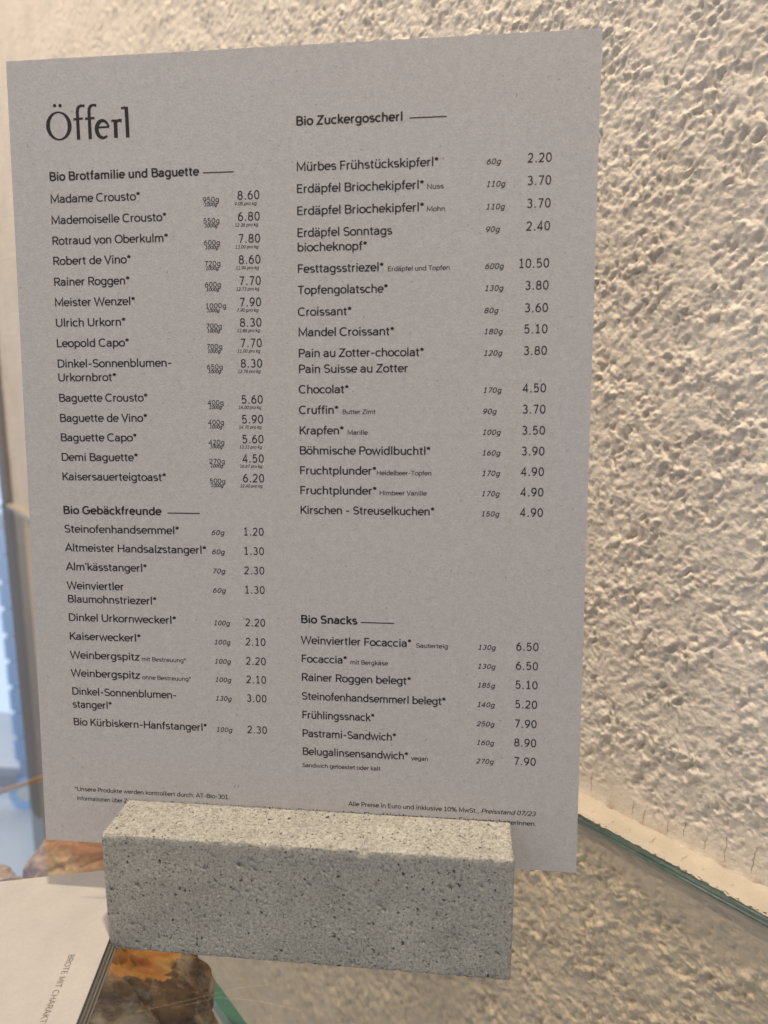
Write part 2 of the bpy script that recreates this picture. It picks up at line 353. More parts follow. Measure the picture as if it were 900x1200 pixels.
# ------------------------------------------------------------------ concrete holder
HW, HH, HD = 150.0, 48.13, 45.0
tl = math.radians(3.91)
def holder():
    # outline of the cross-section (y, z), counter-clockwise from the front bottom, with a leaning slot
    r = .7; P = []
    def seg(a, b, n):
        for t in np.linspace(0, 1, n, endpoint=False): P.append((a[0] + (b[0]-a[0]) * t, a[1] + (b[1]-a[1]) * t))
    def arc(cy, cz, a0, a1, n=4):
        for t in np.linspace(0, 1, n, endpoint=False):
            a = math.radians(a0 + (a1 - a0) * t); P.append((cy + r * math.cos(a), cz + r * math.sin(a)))
    def sy(z): return 22.43 - (HH - z) * math.tan(tl)         # front face of the card at height z
    zb = HH - 20.0; fr = .28; bk = 1.0
    arc(r, r, 270, 180); seg((0, r), (0, HH - r), 70); arc(r, HH - r, 180, 90)
    seg((r, HH), (sy(HH) - fr, HH), 32)
    seg((sy(HH) - fr, HH), (sy(zb) - fr, zb), 14); seg((sy(zb) - fr, zb), (sy(zb) + bk, zb), 3); seg((sy(zb) + bk, zb), (sy(HH) + bk, HH), 14)
    seg((sy(HH) + bk, HH), (HD - r, HH), 30)
    arc(HD - r, HH - r, 90, 0); seg((HD, HH - r), (HD, r), 30); arc(HD - r, r, 0, -90); seg((HD - r, 0), (r, 0), 20)
    P = np.array(P); n = len(P)
    xs = np.concatenate([[0, .12, .4, .9, 1.4], np.arange(2.0, HW - 1.8, .62), [HW - 1.4, HW - .9, HW - .4, HW - .12, HW]])
    inset = np.array([1.0, .62, .3, .08, 0] + [0] * (len(xs) - 10) + [0, .08, .3, .62, 1.0])
    c = np.array([HD / 2, HH / 2])
    T = np.roll(P, -1, 0) - np.roll(P, 1, 0); N = np.stack([-T[:, 1], T[:, 0]], 1); N /= np.linalg.norm(N, axis=1)[:, None]   # outward for this winding
    if ((P - c) * N).sum() < 0: N = -N
    X, I = np.meshgrid(xs, np.arange(n), indexing='ij')
    Y = P[I, 0]; Z = P[I, 1]; ins = inset[:, None]
    slot = (Y > sy(HH) - 3.2) & (Y < sy(HH) + 2) & (Z > zb - 1) & (Z < HH - .01)
    # perimeter coordinate for the noise
    L = np.concatenate([[0], np.cumsum(np.linalg.norm(np.diff(P, axis=0), axis=1))])[I]
    d = .10 * perlin(X / 9, L / 9, 5) + .04 * perlin(X / 2.1, L / 2.1, 6) + .05 * perlin(X / .9, L / .9, 8)
    f, rid = worley(X / 2.4, L / 2.4, 9); d -= .5 * (1 - sst(.06, .24, f)) * (rid > .82)
    f, rid = worley(X / 6.5, L / 6.5, 14); d -= .8 * (1 - sst(.03, .11, f)) * (rid > .75)
    # worn front top edge: chips
    dz = np.hypot(np.clip(Y, 0, 9), HH - Z); edge = np.exp(-(dz / 1.1) ** 2)
    d -= edge * (.15 + .9 * np.clip(perlin(X / 4.2, X * 0 + .4, 21) - .05, 0, 1) + .7 * np.clip(perlin(X / 1.4, L / 1.6, 22), 0, 1))
    for cx_, cy_, cz_, rr in ((86.0, 1.6, HH, 1.7), (97.0, .7, HH - .6, 2.4), (70.0, .4, HH - .3, 1.2), (52, 0, 39, 1.2), (13, 0, 28, 1.1), (128, 0, 36, 1.0)):
        q = np.sqrt((X - cx_) ** 2 + (Y - cy_) ** 2 + (Z - cz_) ** 2); d -= rr * 1.0 * (1 - sst(rr * .35, rr, q))
    dzb = np.hypot(np.clip(Y, 0, 9), Z); d -= np.exp(-(dzb / 1.3) ** 2) * (.2 + .5 * np.clip(perlin(X / 3, X * 0, 25), 0, 1))
    d = np.where(slot, 0, d); d = np.where((Z < .02), np.minimum(d, 0), d)
    d = d - ins
    NY = N[I, 0]; NZ = N[I, 1]
    Y = Y + NY * d; Z = np.maximum(Z + NZ * d, 0.02)
    # end faces bulge: x of the first / last rings wobble
    X = X + np.where(X < 1, -1, 0) * .15 * perlin(Y / 3, Z / 3, 31) * (X < 1) + (X > HW - 1) * .25 * perlin(Y / 2.5, Z / 2.5, 33)
    V = np.stack([X, Y, Z], -1).reshape(-1, 3); m = len(xs)
    Fq = grid_faces(m, n)
    w = np.array([[i * n + n - 1, (i + 1) * n + n - 1, (i + 1) * n, i * n] for i in range(m - 1)]); Fq = np.concatenate([Fq, w])
    Fl = [list(f[::-1]) for f in Fq.tolist()] + [list(range(n))[::1], [(m - 1) * n + k for k in range(n)][::-1]]
    return V, Fl
V, F = holder()
hold = mesh_np('card_holder', V, F, M_conc, smooth=True)
import bmesh
bm = bmesh.new(); bm.from_mesh(hold.data); bmesh.ops.recalc_face_normals(bm, faces=bm.faces); bm.to_mesh(hold.data); bm.free()
for p in hold.data.polygons:
    if len(p.vertices) > 4: p.use_smooth = False
tag(hold, 'long rough grey concrete block on the glass holding the grey menu card in its slot', 'card holder')

# ------------------------------------------------------------------ lettering: own monoline grotesque drawn as strokes
def A(cx, cy, rx, ry, a0, a1, e=2.25):
    k = max(4, int(abs(a1 - a0) / 15)); out = []
    for t in np.linspace(a0, a1, k + 1):
        c = math.cos(math.radians(t)); s = math.sin(math.radians(t))
        out.append((cx + rx * math.copysign(abs(c) ** (2 / e), c), cy + ry * math.copysign(abs(s) ** (2 / e), s)))
    return out
def O_(cx, cy, rx, ry): return A(cx, cy, rx, ry, 0, 360)
def dot(x, y, w=.95): return ('dot', x, y, w)
G = {}
G[' '] = (2.1, [])
G['a'] = (4.5, [A(2.1, 3.3, 1.45, 1.35, 158, 0) + [(3.55, 0)], [(3.5, 2.95), (2.0, 2.8)] + A(1.95, 1.6, 1.4, 1.2, 90, 270)[1:] + [(2.9, .75), (3.5, 1.6)]])
G['b'] = (4.9, [[(.9, 0), (.9, 7.3)], O_(2.55, 2.52, 1.72, 2.15)])
G['c'] = (4.2, [A(2.3, 2.52, 1.82, 2.15, 45, 315)])
G['d'] = (4.9, [[(4.0, 0), (4.0, 7.3)], O_(2.35, 2.52, 1.72, 2.15)])
G['e'] = (4.5, [[(.55, 2.6), (4.0, 2.6)] + A(2.3, 2.55, 1.8, 2.15, 0, 315)[1:]])
G['f'] = (2.8, [[(1.25, 0), (1.25, 5.7)] + A(2.4, 5.8, 1.15, 1.1, 180, 80)[1:], [(.15, 4.75), (2.6, 4.75)]])
G['g'] = (4.9, [O_(2.35, 2.55, 1.72, 2.12), [(4.0, 5.05), (4.0, 0)] + A(2.4, -.2, 1.6, 1.5, 0, -145)[1:]])
G['h'] = (4.8, [[(.9, 0), (.9, 7.3)], A(2.38, 3.1, 1.5, 1.6, 165, 0) + [(3.88, 0)]])
G['i'] = (2.05, [[(1.02, 0), (1.02, 5.05)], dot(1.02, 6.5)])
G['k'] = (4.3, [[(.9, 0), (.9, 7.3)], [(3.8, 5.05), (1.0, 2.0)], [(1.9, 2.9), (4.05, 0)]])
G['l'] = (2.05, [[(1.02, 0), (1.02, 7.3)]])
G['m'] = (7.2, [[(.9, 0), (.9, 5.05)], A(2.25, 3.2, 1.35, 1.5, 165, 0) + [(3.6, 0)], A(4.95, 3.2, 1.35, 1.5, 165, 0) + [(6.3, 0)]])
G['n'] = (4.8, [[(.9, 0), (.9, 5.05)], A(2.38, 3.1, 1.5, 1.6, 165, 0) + [(3.88, 0)]])
G['o'] = (4.6, [O_(2.3, 2.52, 1.82, 2.15)])
G['p'] = (4.9, [[(.9, -1.95), (.9, 5.05)], O_(2.55, 2.52, 1.72, 2.15)])
G['r'] = (3.1, [[(.9, 0), (.9, 5.05)], A(2.35, 2.9, 1.42, 1.75, 172, 78)])
G['s'] = (4.0, [A(2.0, 3.63, 1.35, 1.05, 35, 270, 2.0) + A(2.0, 1.48, 1.45, 1.1, 90, -145, 2.0)[1:]])
G['t'] = (2.95, [[(1.25, 6.3), (1.25, 1.5)] + A(2.2, 1.4, .95, 1.02, 180, 285)[1:], [(.15, 4.75), (2.6, 4.75)]])
G['u'] = (4.8, [[(.9, 5.05)] + A(2.4, 1.95, 1.5, 1.6, 180, 345), [(3.9, 5.05), (3.9, 0)]])
G['v'] = (4.2, [[(.35, 5.05), (2.1, .1), (3.85, 5.05)]])
G['w'] = (6.3, [[(.35, 5.05), (1.75, .15), (3.15, 4.9), (4.55, .15), (5.95, 5.05)]])
G['x'] = (4.1, [[(.4, 5.05), (3.7, 0)], [(3.7, 5.05), (.4, 0)]])
G['y'] = (4.2, [[(.35, 5.05), (2.15, .3)], [(3.85, 5.05), (1.8, -1.1), (.7, -1.55)]])
G['z'] = (4.0, [[(.5, 4.67), (3.5, 4.67), (.5, .4), (3.6, .4)]])
G['A'] = (5.7, [[(.25, 0), (2.85, 6.9), (5.45, 0)], [(1.1, 2.2), (4.6, 2.2)]])
G['B'] = (5.3, [[(.9, .38), (.9, 6.62)] + A(2.9, 5.18, 1.5, 1.44, 90, -90) + [(.9, 3.74)], [(2.9, 3.74)] + A(3.0, 2.06, 1.75, 1.68, 90, -90) + [(.9, .38)]])
G['C'] = (5.8, [A(3.1, 3.5, 2.6, 3.18, 48, 312)])
G['D'] = (5.9, [[(.9, .38), (.9, 6.62)] + A(2.7, 3.5, 2.6, 3.12, 90, -90) + [(.8, .38)]])
G['E'] = (4.8, [[(4.3, 6.62), (.9, 6.62), (.9, .38), (4.35, .38)], [(.9, 3.6), (4.0, 3.6)]])
G['F'] = (4.5, [[(4.2, 6.62), (.9, 6.62), (.9, 0)], [(.9, 3.5), (3.9, 3.5)]])
G['G'] = (6.2, [A(3.1, 3.5, 2.6, 3.18, 48, 330) + [(5.55, 3.3), (3.4, 3.3)]])
G['H'] = (6.0, [[(.9, 0), (.9, 7)], [(5.1, 0), (5.1, 7)], [(.9, 3.6), (5.1, 3.6)]])
G['I'] = (1.9, [[(.95, 0), (.95, 7)]])
G['K'] = (5.2, [[(.9, 0), (.9, 7)], [(4.7, 7), (1.0, 2.7)], [(2.2, 4.1), (5.0, 0)]])
G['L'] = (4.3, [[(.9, 7), (.9, .38), (4.1, .38)]])
G['M'] = (7.1, [[(.9, 0), (.9, 6.9), (3.55, 1.3), (6.2, 6.9), (6.2, 0)]])
G['N'] = (6.1, [[(.9, 0), (.9, 6.8), (5.2, .2), (5.2, 7)]])
G['O'] = (6.2, [O_(3.1, 3.5, 2.6, 3.18)])
G['P'] = (5.0, [[(.9, 0), (.9, 6.62)] + A(2.8, 4.9, 1.75, 1.72, 90, -90) + [(.9, 3.18)]])
G['R'] = (5.2, [[(.9, 0), (.9, 6.62)] + A(2.8, 4.95, 1.75, 1.67, 90, -90) + [(.9, 3.28)], [(2.7, 3.28), (4.7, 0)]])
G['S'] = (5.0, [A(2.5, 5.1, 1.75, 1.58, 28, 270, 2.0) + A(2.5, 1.95, 1.9, 1.6, 90, -152, 2.0)[1:]])
G['T'] = (5.0, [[(.3, 6.62), (4.7, 6.62)], [(2.5, 6.6), (2.5, 0)]])
G['U'] = (5.9, [[(.9, 7), (.9, 2.4)] + A(2.95, 2.4, 2.05, 2.05, 180, 360) + [(5.0, 7)]])
G['V'] = (5.2, [[(.3, 7), (2.6, .1), (4.9, 7)]])
G['W'] = (8.0, [[(.3, 7), (2.1, .2), (4.0, 6.8), (5.9, .2), (7.7, 7)]])
G['Z'] = (5.0, [[(.5, 6.62), (4.4, 6.62), (.5, .38), (4.5, .38)]])
G['0'] = (4.7, [O_(2.35, 3.5, 1.75, 3.15)])
G['1'] = (4.7, [[(.95, 5.7), (2.5, 6.75), (2.5, .4)], [(.9, .38), (4.0, .38)]])
G['2'] = (4.7, [A(2.3, 4.95, 1.6, 1.7, 165, -38) + [(.65, .4), (4.0, .4)]])
G['3'] = (4.7, [A(2.2, 5.2, 1.5, 1.45, 150, -90, 2.0), [(2.2, 3.75)] + A(2.2, 2.05, 1.75, 1.7, 90, -150, 2.0)])
G['4'] = (4.7, [[(3.2, 0), (3.2, 6.8), (.4, 1.9), (4.3, 1.9)]])
G['5'] = (4.7, [[(3.7, 6.62), (1.1, 6.62), (.85, 3.6)] + A(2.2, 2.35, 1.75, 2.0, 125, -148)])
G['6'] = (4.7, [O_(2.35, 2.3, 1.72, 1.95), [(3.5, 6.75), (2.2, 6.2), (.9, 4.3), (.62, 2.6)]])
G['7'] = (4.7, [[(.6, 6.62), (4.0, 6.62), (1.8, 0)]])
G['8'] = (4.7, [O_(2.35, 5.15, 1.45, 1.45), O_(2.35, 2.05, 1.75, 1.68)])
G['9'] = (4.7, [O_(2.35, 4.7, 1.72, 1.95), [(1.2, .25), (2.5, .8), (3.8, 2.7), (4.08, 4.4)]])
G['.'] = (2.3, [dot(1.15, .5)])
G[','] = (2.0, [[(1.1, .9), (.7, -1.1)]])
G[':'] = (2.0, [dot(1.0, .5), dot(1.0, 4.4)])
G['-'] = (3.6, [[(.6, 2.8), (3.0, 2.8)]])
G["'"] = (1.6, [[(.8, 7.2), (.8, 5.4)]])
G['/'] = (3.6, [[(.3, -.8), (3.3, 7.3)]])
G['%'] = (7.4, [O_(1.8, 5.3, 1.1, 1.4), O_(5.6, 1.7, 1.1, 1.4), [(1.8, 0), (5.6, 7)]])
G['*'] = (3.2, [[(1.6, 5.6), (1.6 + 1.35 * math.cos(math.radians(a)), 5.6 + 1.35 * math.sin(math.radians(a)))] for a in (90, 162, 234, 306, 18)])
def uml(b, xs, y): w, st = G[b]; return (w, st + [dot(x, y, .9) for x in xs])
G['ä'] = uml('a', (1.2, 3.2), 6.6); G['ö'] = uml('o', (1.4, 3.2), 6.6); G['ü'] = uml('u', (1.4, 3.4), 6.6)

def stroke_vf(pts, w, z=0.0):
    P = np.array(pts, float); keep = [0] + [i for i in range(1, len(P)) if np.hypot(*(P[i] - P[i-1])) > 1e-4]; P = P[keep]
    closed = len(P) > 3 and np.hypot(*(P[0] - P[-1])) < 1e-3
    if closed: P = P[:-1]
    n = len(P); w = np.broadcast_to(np.asarray(w, float), (n,)) if np.ndim(w) == 0 else np.asarray(w, float)[keep][:n]
    V = []; F = []
    for i in range(n):
        a = P[i] - P[i-1] if (i > 0 or closed) else P[1] - P[0]
        b = P[(i+1) % n] - P[i] if (i < n-1 or closed) else P[-1] - P[-2]
        a = a / np.hypot(*a); b = b / np.hypot(*b); t = a + b
        if np.hypot(*t) < .05: t = b
        t = t / np.hypot(*t); nr = np.array([-t[1], t[0]]); k = 1 / max(.38, abs(nr @ np.array([-b[1], b[0]])))
        V += [(*(P[i] + nr * w[i] * k), z), (*(P[i] - nr * w[i] * k), z)]
    for i in range(n if closed else n - 1):
        j = (i + 1) % n; F.append([2*i+1, 2*j+1, 2*j, 2*i])
    return V, F
def text_vf(txt, x, y, cap, weight=.40, width=None, right=None, slant=0.0, track=0.0, V=None, F=None, z0=0.0):
    """returns 2d glyph strokes; x,y baseline left in mm (y down), cap height in mm"""
    V = [] if V is None else V; F = [] if F is None else F
    adv = sum(G[c][0] + track for c in txt) - track - 1.0
    k = cap / 7.0; kx = width / adv if width else k
    if right is not None: x = right - adv * kx
    cx = -.5; q = 0
    for c in txt:
        w, st = G[c]
        for s in st:
            q += 1; z = z0 + .0035 * (q % 4)
            if s[0] == 'dot':
                _, dx, dy, dw = s; r = dw / 2 * (weight / .40) ** .5; v = [(dx-r, dy-r, z), (dx+r, dy-r, z), (dx+r, dy+r, z), (dx-r, dy+r, z)]; f = [[0, 1, 2, 3]]
            else:
                v, f = stroke_vf(s, weight, z)
            off = len(V)
            V += [(x + (a + cx + slant * b) * kx, y - b * k, c_) for a, b, c_ in v]; F += [[i + off for i in g] for g in f]
        cx += w + track
    return V, F, x + adv * kx

# ------------------------------------------------------------------ menu card
TLc = np.array([-36.20427009, 41.43070402, 325.3277757]); EX = np.array([.99999464, .00010872, .0032703]); EY = np.array([.00327607, -.0681778, -.99766781])
EN = np.cross(EY, EX); EN = EN / np.linalg.norm(EN)            # towards the reader
if EN[1] > 0: EN = -EN
def card_pt(v):
    v = np.asarray(v, float); return TLc + v[:, :1] * EX + v[:, 1:2] * EY + v[:, 2:3] * EN
cardt = tag(empty('menu_card', tuple(TLc + EX * 105 + EY * 297)), 'large grey card with a printed bakery price list standing upright in the concrete block', 'menu card')
base = np.array(TLc + EX * 105 + EY * 297)
def on_card(name, V, F, mat, z=.0, parent=None, **kw):
    V = np.array(V, float); V[:, 2] += z
    return mesh_np(name, card_pt(V) - base, F, mat, parent=parent or cardt, **kw)
# sheet: thin board with softly bumpy edge outline, very slight bow
nx, ny = 43, 60
def bow(x, y): return .0
xs = np.linspace(0, 210, nx); ys = np.linspace(0, 297, ny)
th = .55
X, Y = np.meshgrid(xs, ys, indexing='ij')
Fr = np.stack([X, Y, 0 * X], -1).reshape(-1, 3); Bk = np.stack([X, Y, 0 * X - th], -1).reshape(-1, 3)
fq = grid_faces(nx, ny); nb = nx * ny
ring = [i * ny for i in range(nx)] + [(nx - 1) * ny + j for j in range(1, ny)] + [i * ny + ny - 1 for i in range(nx - 2, -1, -1)] + [j for j in range(ny - 2, 0, -1)]
side = [[ring[i], ring[(i + 1) % len(ring)], ring[(i + 1) % len(ring)] + nb, ring[i] + nb] for i in range(len(ring))]
VV = np.concatenate([Fr, Bk]); FF = np.concatenate([fq[:, ::-1], fq + nb, np.array(side)])
sheet = on_card('card_sheet', VV, FF, M_card)
bm = bmesh.new(); bm.from_mesh(sheet.data); bmesh.ops.recalc_face_normals(bm, faces=bm.faces); bm.to_mesh(sheet.data); bm.free()
INK = .035
def put(name, V, F, label=None):
    o = on_card(name, V, F, M_ink, INK)
    if label: o['label'] = label
    return o
CAPN, WREG = 2.95, .52
def name_(txt, x, y, width, note=None, nx0=None, nx1=None):
    V, F, _ = text_vf(txt, x, y, CAPN, WREG, width=width); put('item_name', V, F)
    if note: V, F, _ = text_vf(note, nx0, y + .1, 1.65, .47, width=nx1 - nx0); put('side_note', V, F)
def price(txt, right, y, cap=3.05): V, F, _ = text_vf(txt, 0, y, cap, .48, right=right, track=.75); put('price', V, F)
def weight_it(txt, x, y, w): V, F, _ = text_vf(txt, x, y, 1.85, .52, width=w, slant=.2, track=.7); put('weight', V, F)
def weight_up(txt, x, y, w):
    V, F, _ = text_vf(txt, x, y, 1.8, .47, width=w, track=.5)
    V, F, _ = text_vf('1000g', x + .3, y + 1.35, 1.2, .52, width=4.7, slant=.2, V=V, F=F, z0=.02); put('weight', V, F)
def perkg(txt, x, y, w): V, F, _ = text_vf(txt + ' pro kg', x, y, 1.15, .5, width=w, slant=.15); put('kilo_price', V, F)
def heading(txt, x, y, w, d0, d1):
    V, F, _ = text_vf(txt, x, y, 3.0, .66, width=w, track=.25); put('section_heading', V, F)
    put('heading_rule', [(d0, y - 1.02, 0), (d1, y - 1.02, 0), (d1, y - .62, 0), (d0, y - .62, 0)], [[0, 1, 2, 3]])
# logo
def logo():
    V = []; F = []
    def mp(u, v): b = 410 - (u - 340) * .034; return (14.2 + (u - 100) * .0502, 28.0 - (b - v) * .0459)
    def st(pts, w):
        P = [mp(*p) for p in pts]; v, f = stroke_vf(P, [a * .057 / 2 for a in (w if isinstance(w, list) else [w] * len(pts))], .004 * (len(V) % 3))
        F.extend([[i + len(V) for i in g] for g in f]); V.extend(v)
    k = 48
    for k0 in (0,):
        outer = []; inner = []
        for i in range(k):
            a = 2 * math.pi * i / k; outer.append((196 + 97 * math.cos(a), 305 + 109 * math.sin(a))); inner.append((196 + 67 * math.cos(a + .05), 305 + 96 * math.sin(a + .05)))
        b0 = len(V); V.extend([(*mp(*p), 0) for p in outer] + [(*mp(*p), 0) for p in inner])
        F.extend([[b0 + i, b0 + (i+1) % k, b0 + k + (i+1) % k, b0 + k + i] for i in range(k)])
    for cx, cy in ((171, 153), (212, 153)):
        b0 = len(V); V.extend([(*mp(cx + 12.5 * math.cos(i * math.pi / 8), cy + 13.5 * math.sin(i * math.pi / 8)), 0) for i in range(16)]); F.append(list(range(b0, b0 + 16)))
    for dx in (0, 88):
        dy = -3 if dx else 0
        st([(342 + dx, 409 + dy), (341 + dx, 300 + dy), (340 + dx, 205 + dy), (343 + dx, 180 + dy), (352 + dx, 164 + dy), (366 + dx, 156 + dy), (380 + dx, 156 + dy), (397 + dx, 158 + dy)], [23, 22, 21, 20, 18, 16, 15, 17])
        st([(308 + dx, 257 + dy), (380 + dx, 251 + dy)], 14)
    pts = []; ws = []
    st([(484, 320), (574, 316)], 12)
    for a in range(0, 316, 12):
        t = math.radians(a); pts.append((527 + 46 * math.cos(t), 333 - 64 * math.sin(t))); ws.append(12 + 15 * (.5 - .5 * math.cos(t * 1.05)))
    pts = [(574, 316)] + [p for p in pts if p[1] < 316 or p[0] < 560]; ws = [13] + ws[-(len(pts) - 1):]
    st(pts, ws[:len(pts)])
    st([(624, 398), (623, 300), (621, 262)], 25); st([(592, 274), (612, 267)], 13)
    st([(626, 292), (636, 275), (650, 267), (670, 271)], [10, 15, 18, 20])
    st([(712, 396), (710, 280), (707, 168)], 24); st([(668, 180), (700, 173)], 13)
    return V, F
V, F = logo(); put('logo_lettering', V, F)

heading('Bio Brotfamilie und Baguette', 14.7, 41.9, 56.0, 72.4, 83.7)
rowsA = [('Madame Crousto*', 33.9, '950g', '8.60', '9.05'), ('Mademoiselle Crousto*', 43.6, '550g', '6.80', '12.36'), ('Rotraud von Oberkulm*', 44.0, '600g', '7.80', '13.00'),
 ('Robert de Vino*', 29.7, '720g', '8.60', '11.94'), ('Rainer Roggen*', 29.0, '600g', '7.70', '12.73'), ('Meister Wenzel*', 30.8, '1000g', '7.90', '7.90'),
 ('Ulrich Urkorn*', 26.9, '700g', '8.30', '11.86'), ('Leopold Capo*', 28.0, '700g', '7.70', '11.00'), ('Dinkel-Sonnenblumen-', 44.2, '650g', '8.30', '12.76'),
 ('Baguette Crousto*', 34.5, '400g', '5.60', '14.00'), ('Baguette de Vino*', 34.1, '400g', '5.90', '14.70'), ('Baguette Capo*', 29.8, '420g', '5.60', '13.33'),
 ('Demi Baguette*', 30.0, '270g', '4.50', '16.67'), ('Kaisersauerteigtoast*', 40.8, '500g', '6.20', '12.40')]
yA = [49.7, 57.2, 64.5, 71.7, 79.2, 86.6, 94.0, 101.5, 109.0, 121.7, 129.2, 136.5, 143.9, 151.3]
pA = [50.7, 58.0, 65.6, 72.9, 80.3, 87.8, 95.0, 102.3, 109.6, 122.6, 129.8, 137.1, 144.2, 151.5]
for k, ((t, w, g, p, kg), y, py) in enumerate(zip(rowsA, yA, pA)):
    name_(t, 14.65 - .03 * k, y, w); price(p, 92.7, py); weight_up(g, 72.2, py + .5, 7.6 if g == '1000g' else 5.8); perkg(kg, 83.7, py + 1.9, 8.4 if len(kg) > 4 else 8.0)
name_('Urkornbrot*', 14.4, 114.1, 22.6)
heading('Bio Gebäckfreunde', 14.1, 164.2, 38.6, 55.3, 67.9)
rowsB = [('Steinofenhandsemmel*', 45.3, '60g', '1.20', 171.4), ('Altmeister Handsalzstangerl*', 55.7, '60g', '1.30', 178.7), ("Alm'kässtangerl*", 32.1, '70g', '2.30', 186.1),
 ('Weinviertler', 22.6, '60g', '1.30', 193.5), ('Dinkel Urkornweckerl*', 43.1, '100g', '2.20', 206.1), ('Kaiserweckerl*', 28.7, '100g', '2.10', 213.6),
 ('Weinbergspitz', 27.9, '100g', '2.20', 221.1), ('Weinbergspitz', 27.8, '100g', '2.10', 228.4), ('Dinkel-Sonnenblumen-', 42.4, '130g', '3.00', 235.8), ('Bio Kürbiskern-Hanfstangerl*', 54.2, '100g', '2.30', 248.3)]
for t, w, g, p, y in rowsB:
    note = {221.1: ('mit Bestreuung*', 43.2, 60.8), 228.4: ('ohne Bestreuung*', 43.2, 62.6)}.get(y, (None, None, None))
    name_(t, 14.2, y, w, *note); price(p, 92.2, y + .05, 2.95); weight_it(g, 72.3, y + .05, 4.7 if len(g) < 4 else 6.1)
name_('Blaumohnstriezerl*', 14.2, 198.8, 35.5); name_('stangerl*', 14.2, 241.1, 15.9)
heading('Bio Zuckergoscherl', 106.6, 26.4, 37.1, 146.2, 158.9)
rowsC = [('Mürbes Frühstückskipferl*', 49.6, '60g', '2.20', 41.7), ('Erdäpfel Briochekipferl*', 44.6, '110g', '3.70', 49.1, 'Nuss', 152.4, 158), ('Erdäpfel Briochekipferl*', 44.7, '110g', '3.70', 56.6, 'Mohn', 152.4, 158.6),
 ('Erdäpfel Sonntags', 33.6, '90g', '2.40', 64.1), ('Festtagsstriezel*', 30.6, '600g', '10.50', 76.5, 'Erdäpfel und Topfen', 138.8, 160.4), ('Topfengolatsche*', 32.1, '130g', '3.80', 83.9),
 ('Croissant*', 19.1, '80g', '3.60', 91.5), ('Mandel Croissant*', 34.4, '180g', '5.10', 98.7), ('Pain au Zotter-chocolat*', 45.0, '120g', '3.80', 106.1),
 ('Chocolat*', 18.0, '170g', '4.50', 119.0), ('Cruffin*', 14.2, '90g', '3.70', 126.4, 'Butter Zimt', 122.4, 134.3), ('Krapfen*', 16.1, '100g', '3.50', 133.8, 'Marille', 124.2, 131.4),
 ('Böhmische Powidlbuchtl*', 47.6, '160g', '3.90', 141.1), ('Fruchtplunder*', 28.0, '170g', '4.90', 148.4, 'Heidelbeer-Topfen', 134.9, 154.6), ('Fruchtplunder*', 28.1, '170g', '4.90', 155.7, 'Himbeer Vanille', 135.9, 152.9),
 ('Kirschen - Streuselkuchen*', 49.2, '150g', '4.90', 163.0),
 ('Weinviertler Focaccia*', 41.3, '130g', '6.50', 212.3, 'Sauterteig', 149.6, 161.2), ('Focaccia*', 17.1, '130g', '6.50', 219.5, 'mit Bergkäse', 124.9, 138.9), ('Rainer Roggen belegt*', 41.2, '185g', '5.10', 226.7),
 ('Steinofenhandsemmerl belegt*', 54.2, '140g', '5.20', 234.1), ('Frühlingssnack*', 27.5, '250g', '7.90', 241.5), ('Pastrami-Sandwich*', 35.7, '160g', '8.90', 248.8), ('Belugalinsensandwich*', 40.3, '270g', '7.90', 256.0, 'vegan', 148.0, 154.2)]
for r in rowsC:
    t, w, g, p, y = r[:5]
    name_(t, 106.5 if y < 200 else 106.3, y, w, *(r[5:] if len(r) > 5 else ())); price(p, 194.4 if y < 200 else 194.0, y)
    weight_it(g, 172.7 if y < 200 else 172.3, y + .1, 4.6 if len(g) < 4 else 6.2)
name_('biocheknopf*', 106.5, 69.1, 24.7); name_('Pain Suisse au Zotter', 106.5, 111.7, 39.4)
heading('Bio Snacks', 106.3, 204.3, 21.0, 128.8, 141.3)
V, F, _ = text_vf('Sandwich getoastet oder kalt', 106.1, 260.9, 1.65, .48, width=30.0); put('footnote', V, F)
V, F, _ = text_vf('*Unsere Produkte werden kontrolliert durch: AT-Bio-301.', 13.4, 275.6, 1.75, .48, width=63.6); put('footnote', V, F)
V, F, x = text_vf('Informationen über Zutaten in unseren Speisen, die Allergien oder Unverträglichkeiten auslösen können, ', 14.2, 279.5, 1.75, .48, width=104)
V, F, _ = text_vf('erhalten Sie auf Nachfrage bei unseren ServicemitarbeiterInnen.', x + 1.2, 279.5, 1.75, .48, width=194.9 - x - 1.2, V=V, F=F); put('footnote', V, F)
V, F, x = text_vf('Alle Preise in Euro und inklusive 10% MwSt.,', 124.0, 275.6, 1.75, .48, width=49.5)
V, F, _ = text_vf('Preisstand 07/23', x + 1.0, 275.6, 1.75, .48, width=194.4 - x - 1.0, slant=.2, V=V, F=F); put('footnote', V, F)

# small marks on the card: a crumb-sized dot right of the croissant line and a short scuff above the block
def fleck(cx, cy, a, b, ang):
    k = 10; V = [(cx + a * math.cos(ang) * math.cos(t) - b * math.sin(ang) * math.sin(t), cy + a * math.sin(ang) * math.cos(t) + b * math.cos(ang) * math.sin(t), 0) for t in [2 * math.pi * i / k for i in range(k)]]
    return V, [list(range(k))]
M_scuff = simple('scuff', (.19, .17, .165), .7)
for a in ((130.2, 92.2, .45, .16, -.7), (79.0, 270.2, .9, .12, -1.1), (80.6, 270.0, .7, .1, -1.2)):
    V, F = fleck(*a); on_card('scuff_mark', V, F, M_scuff, .03)

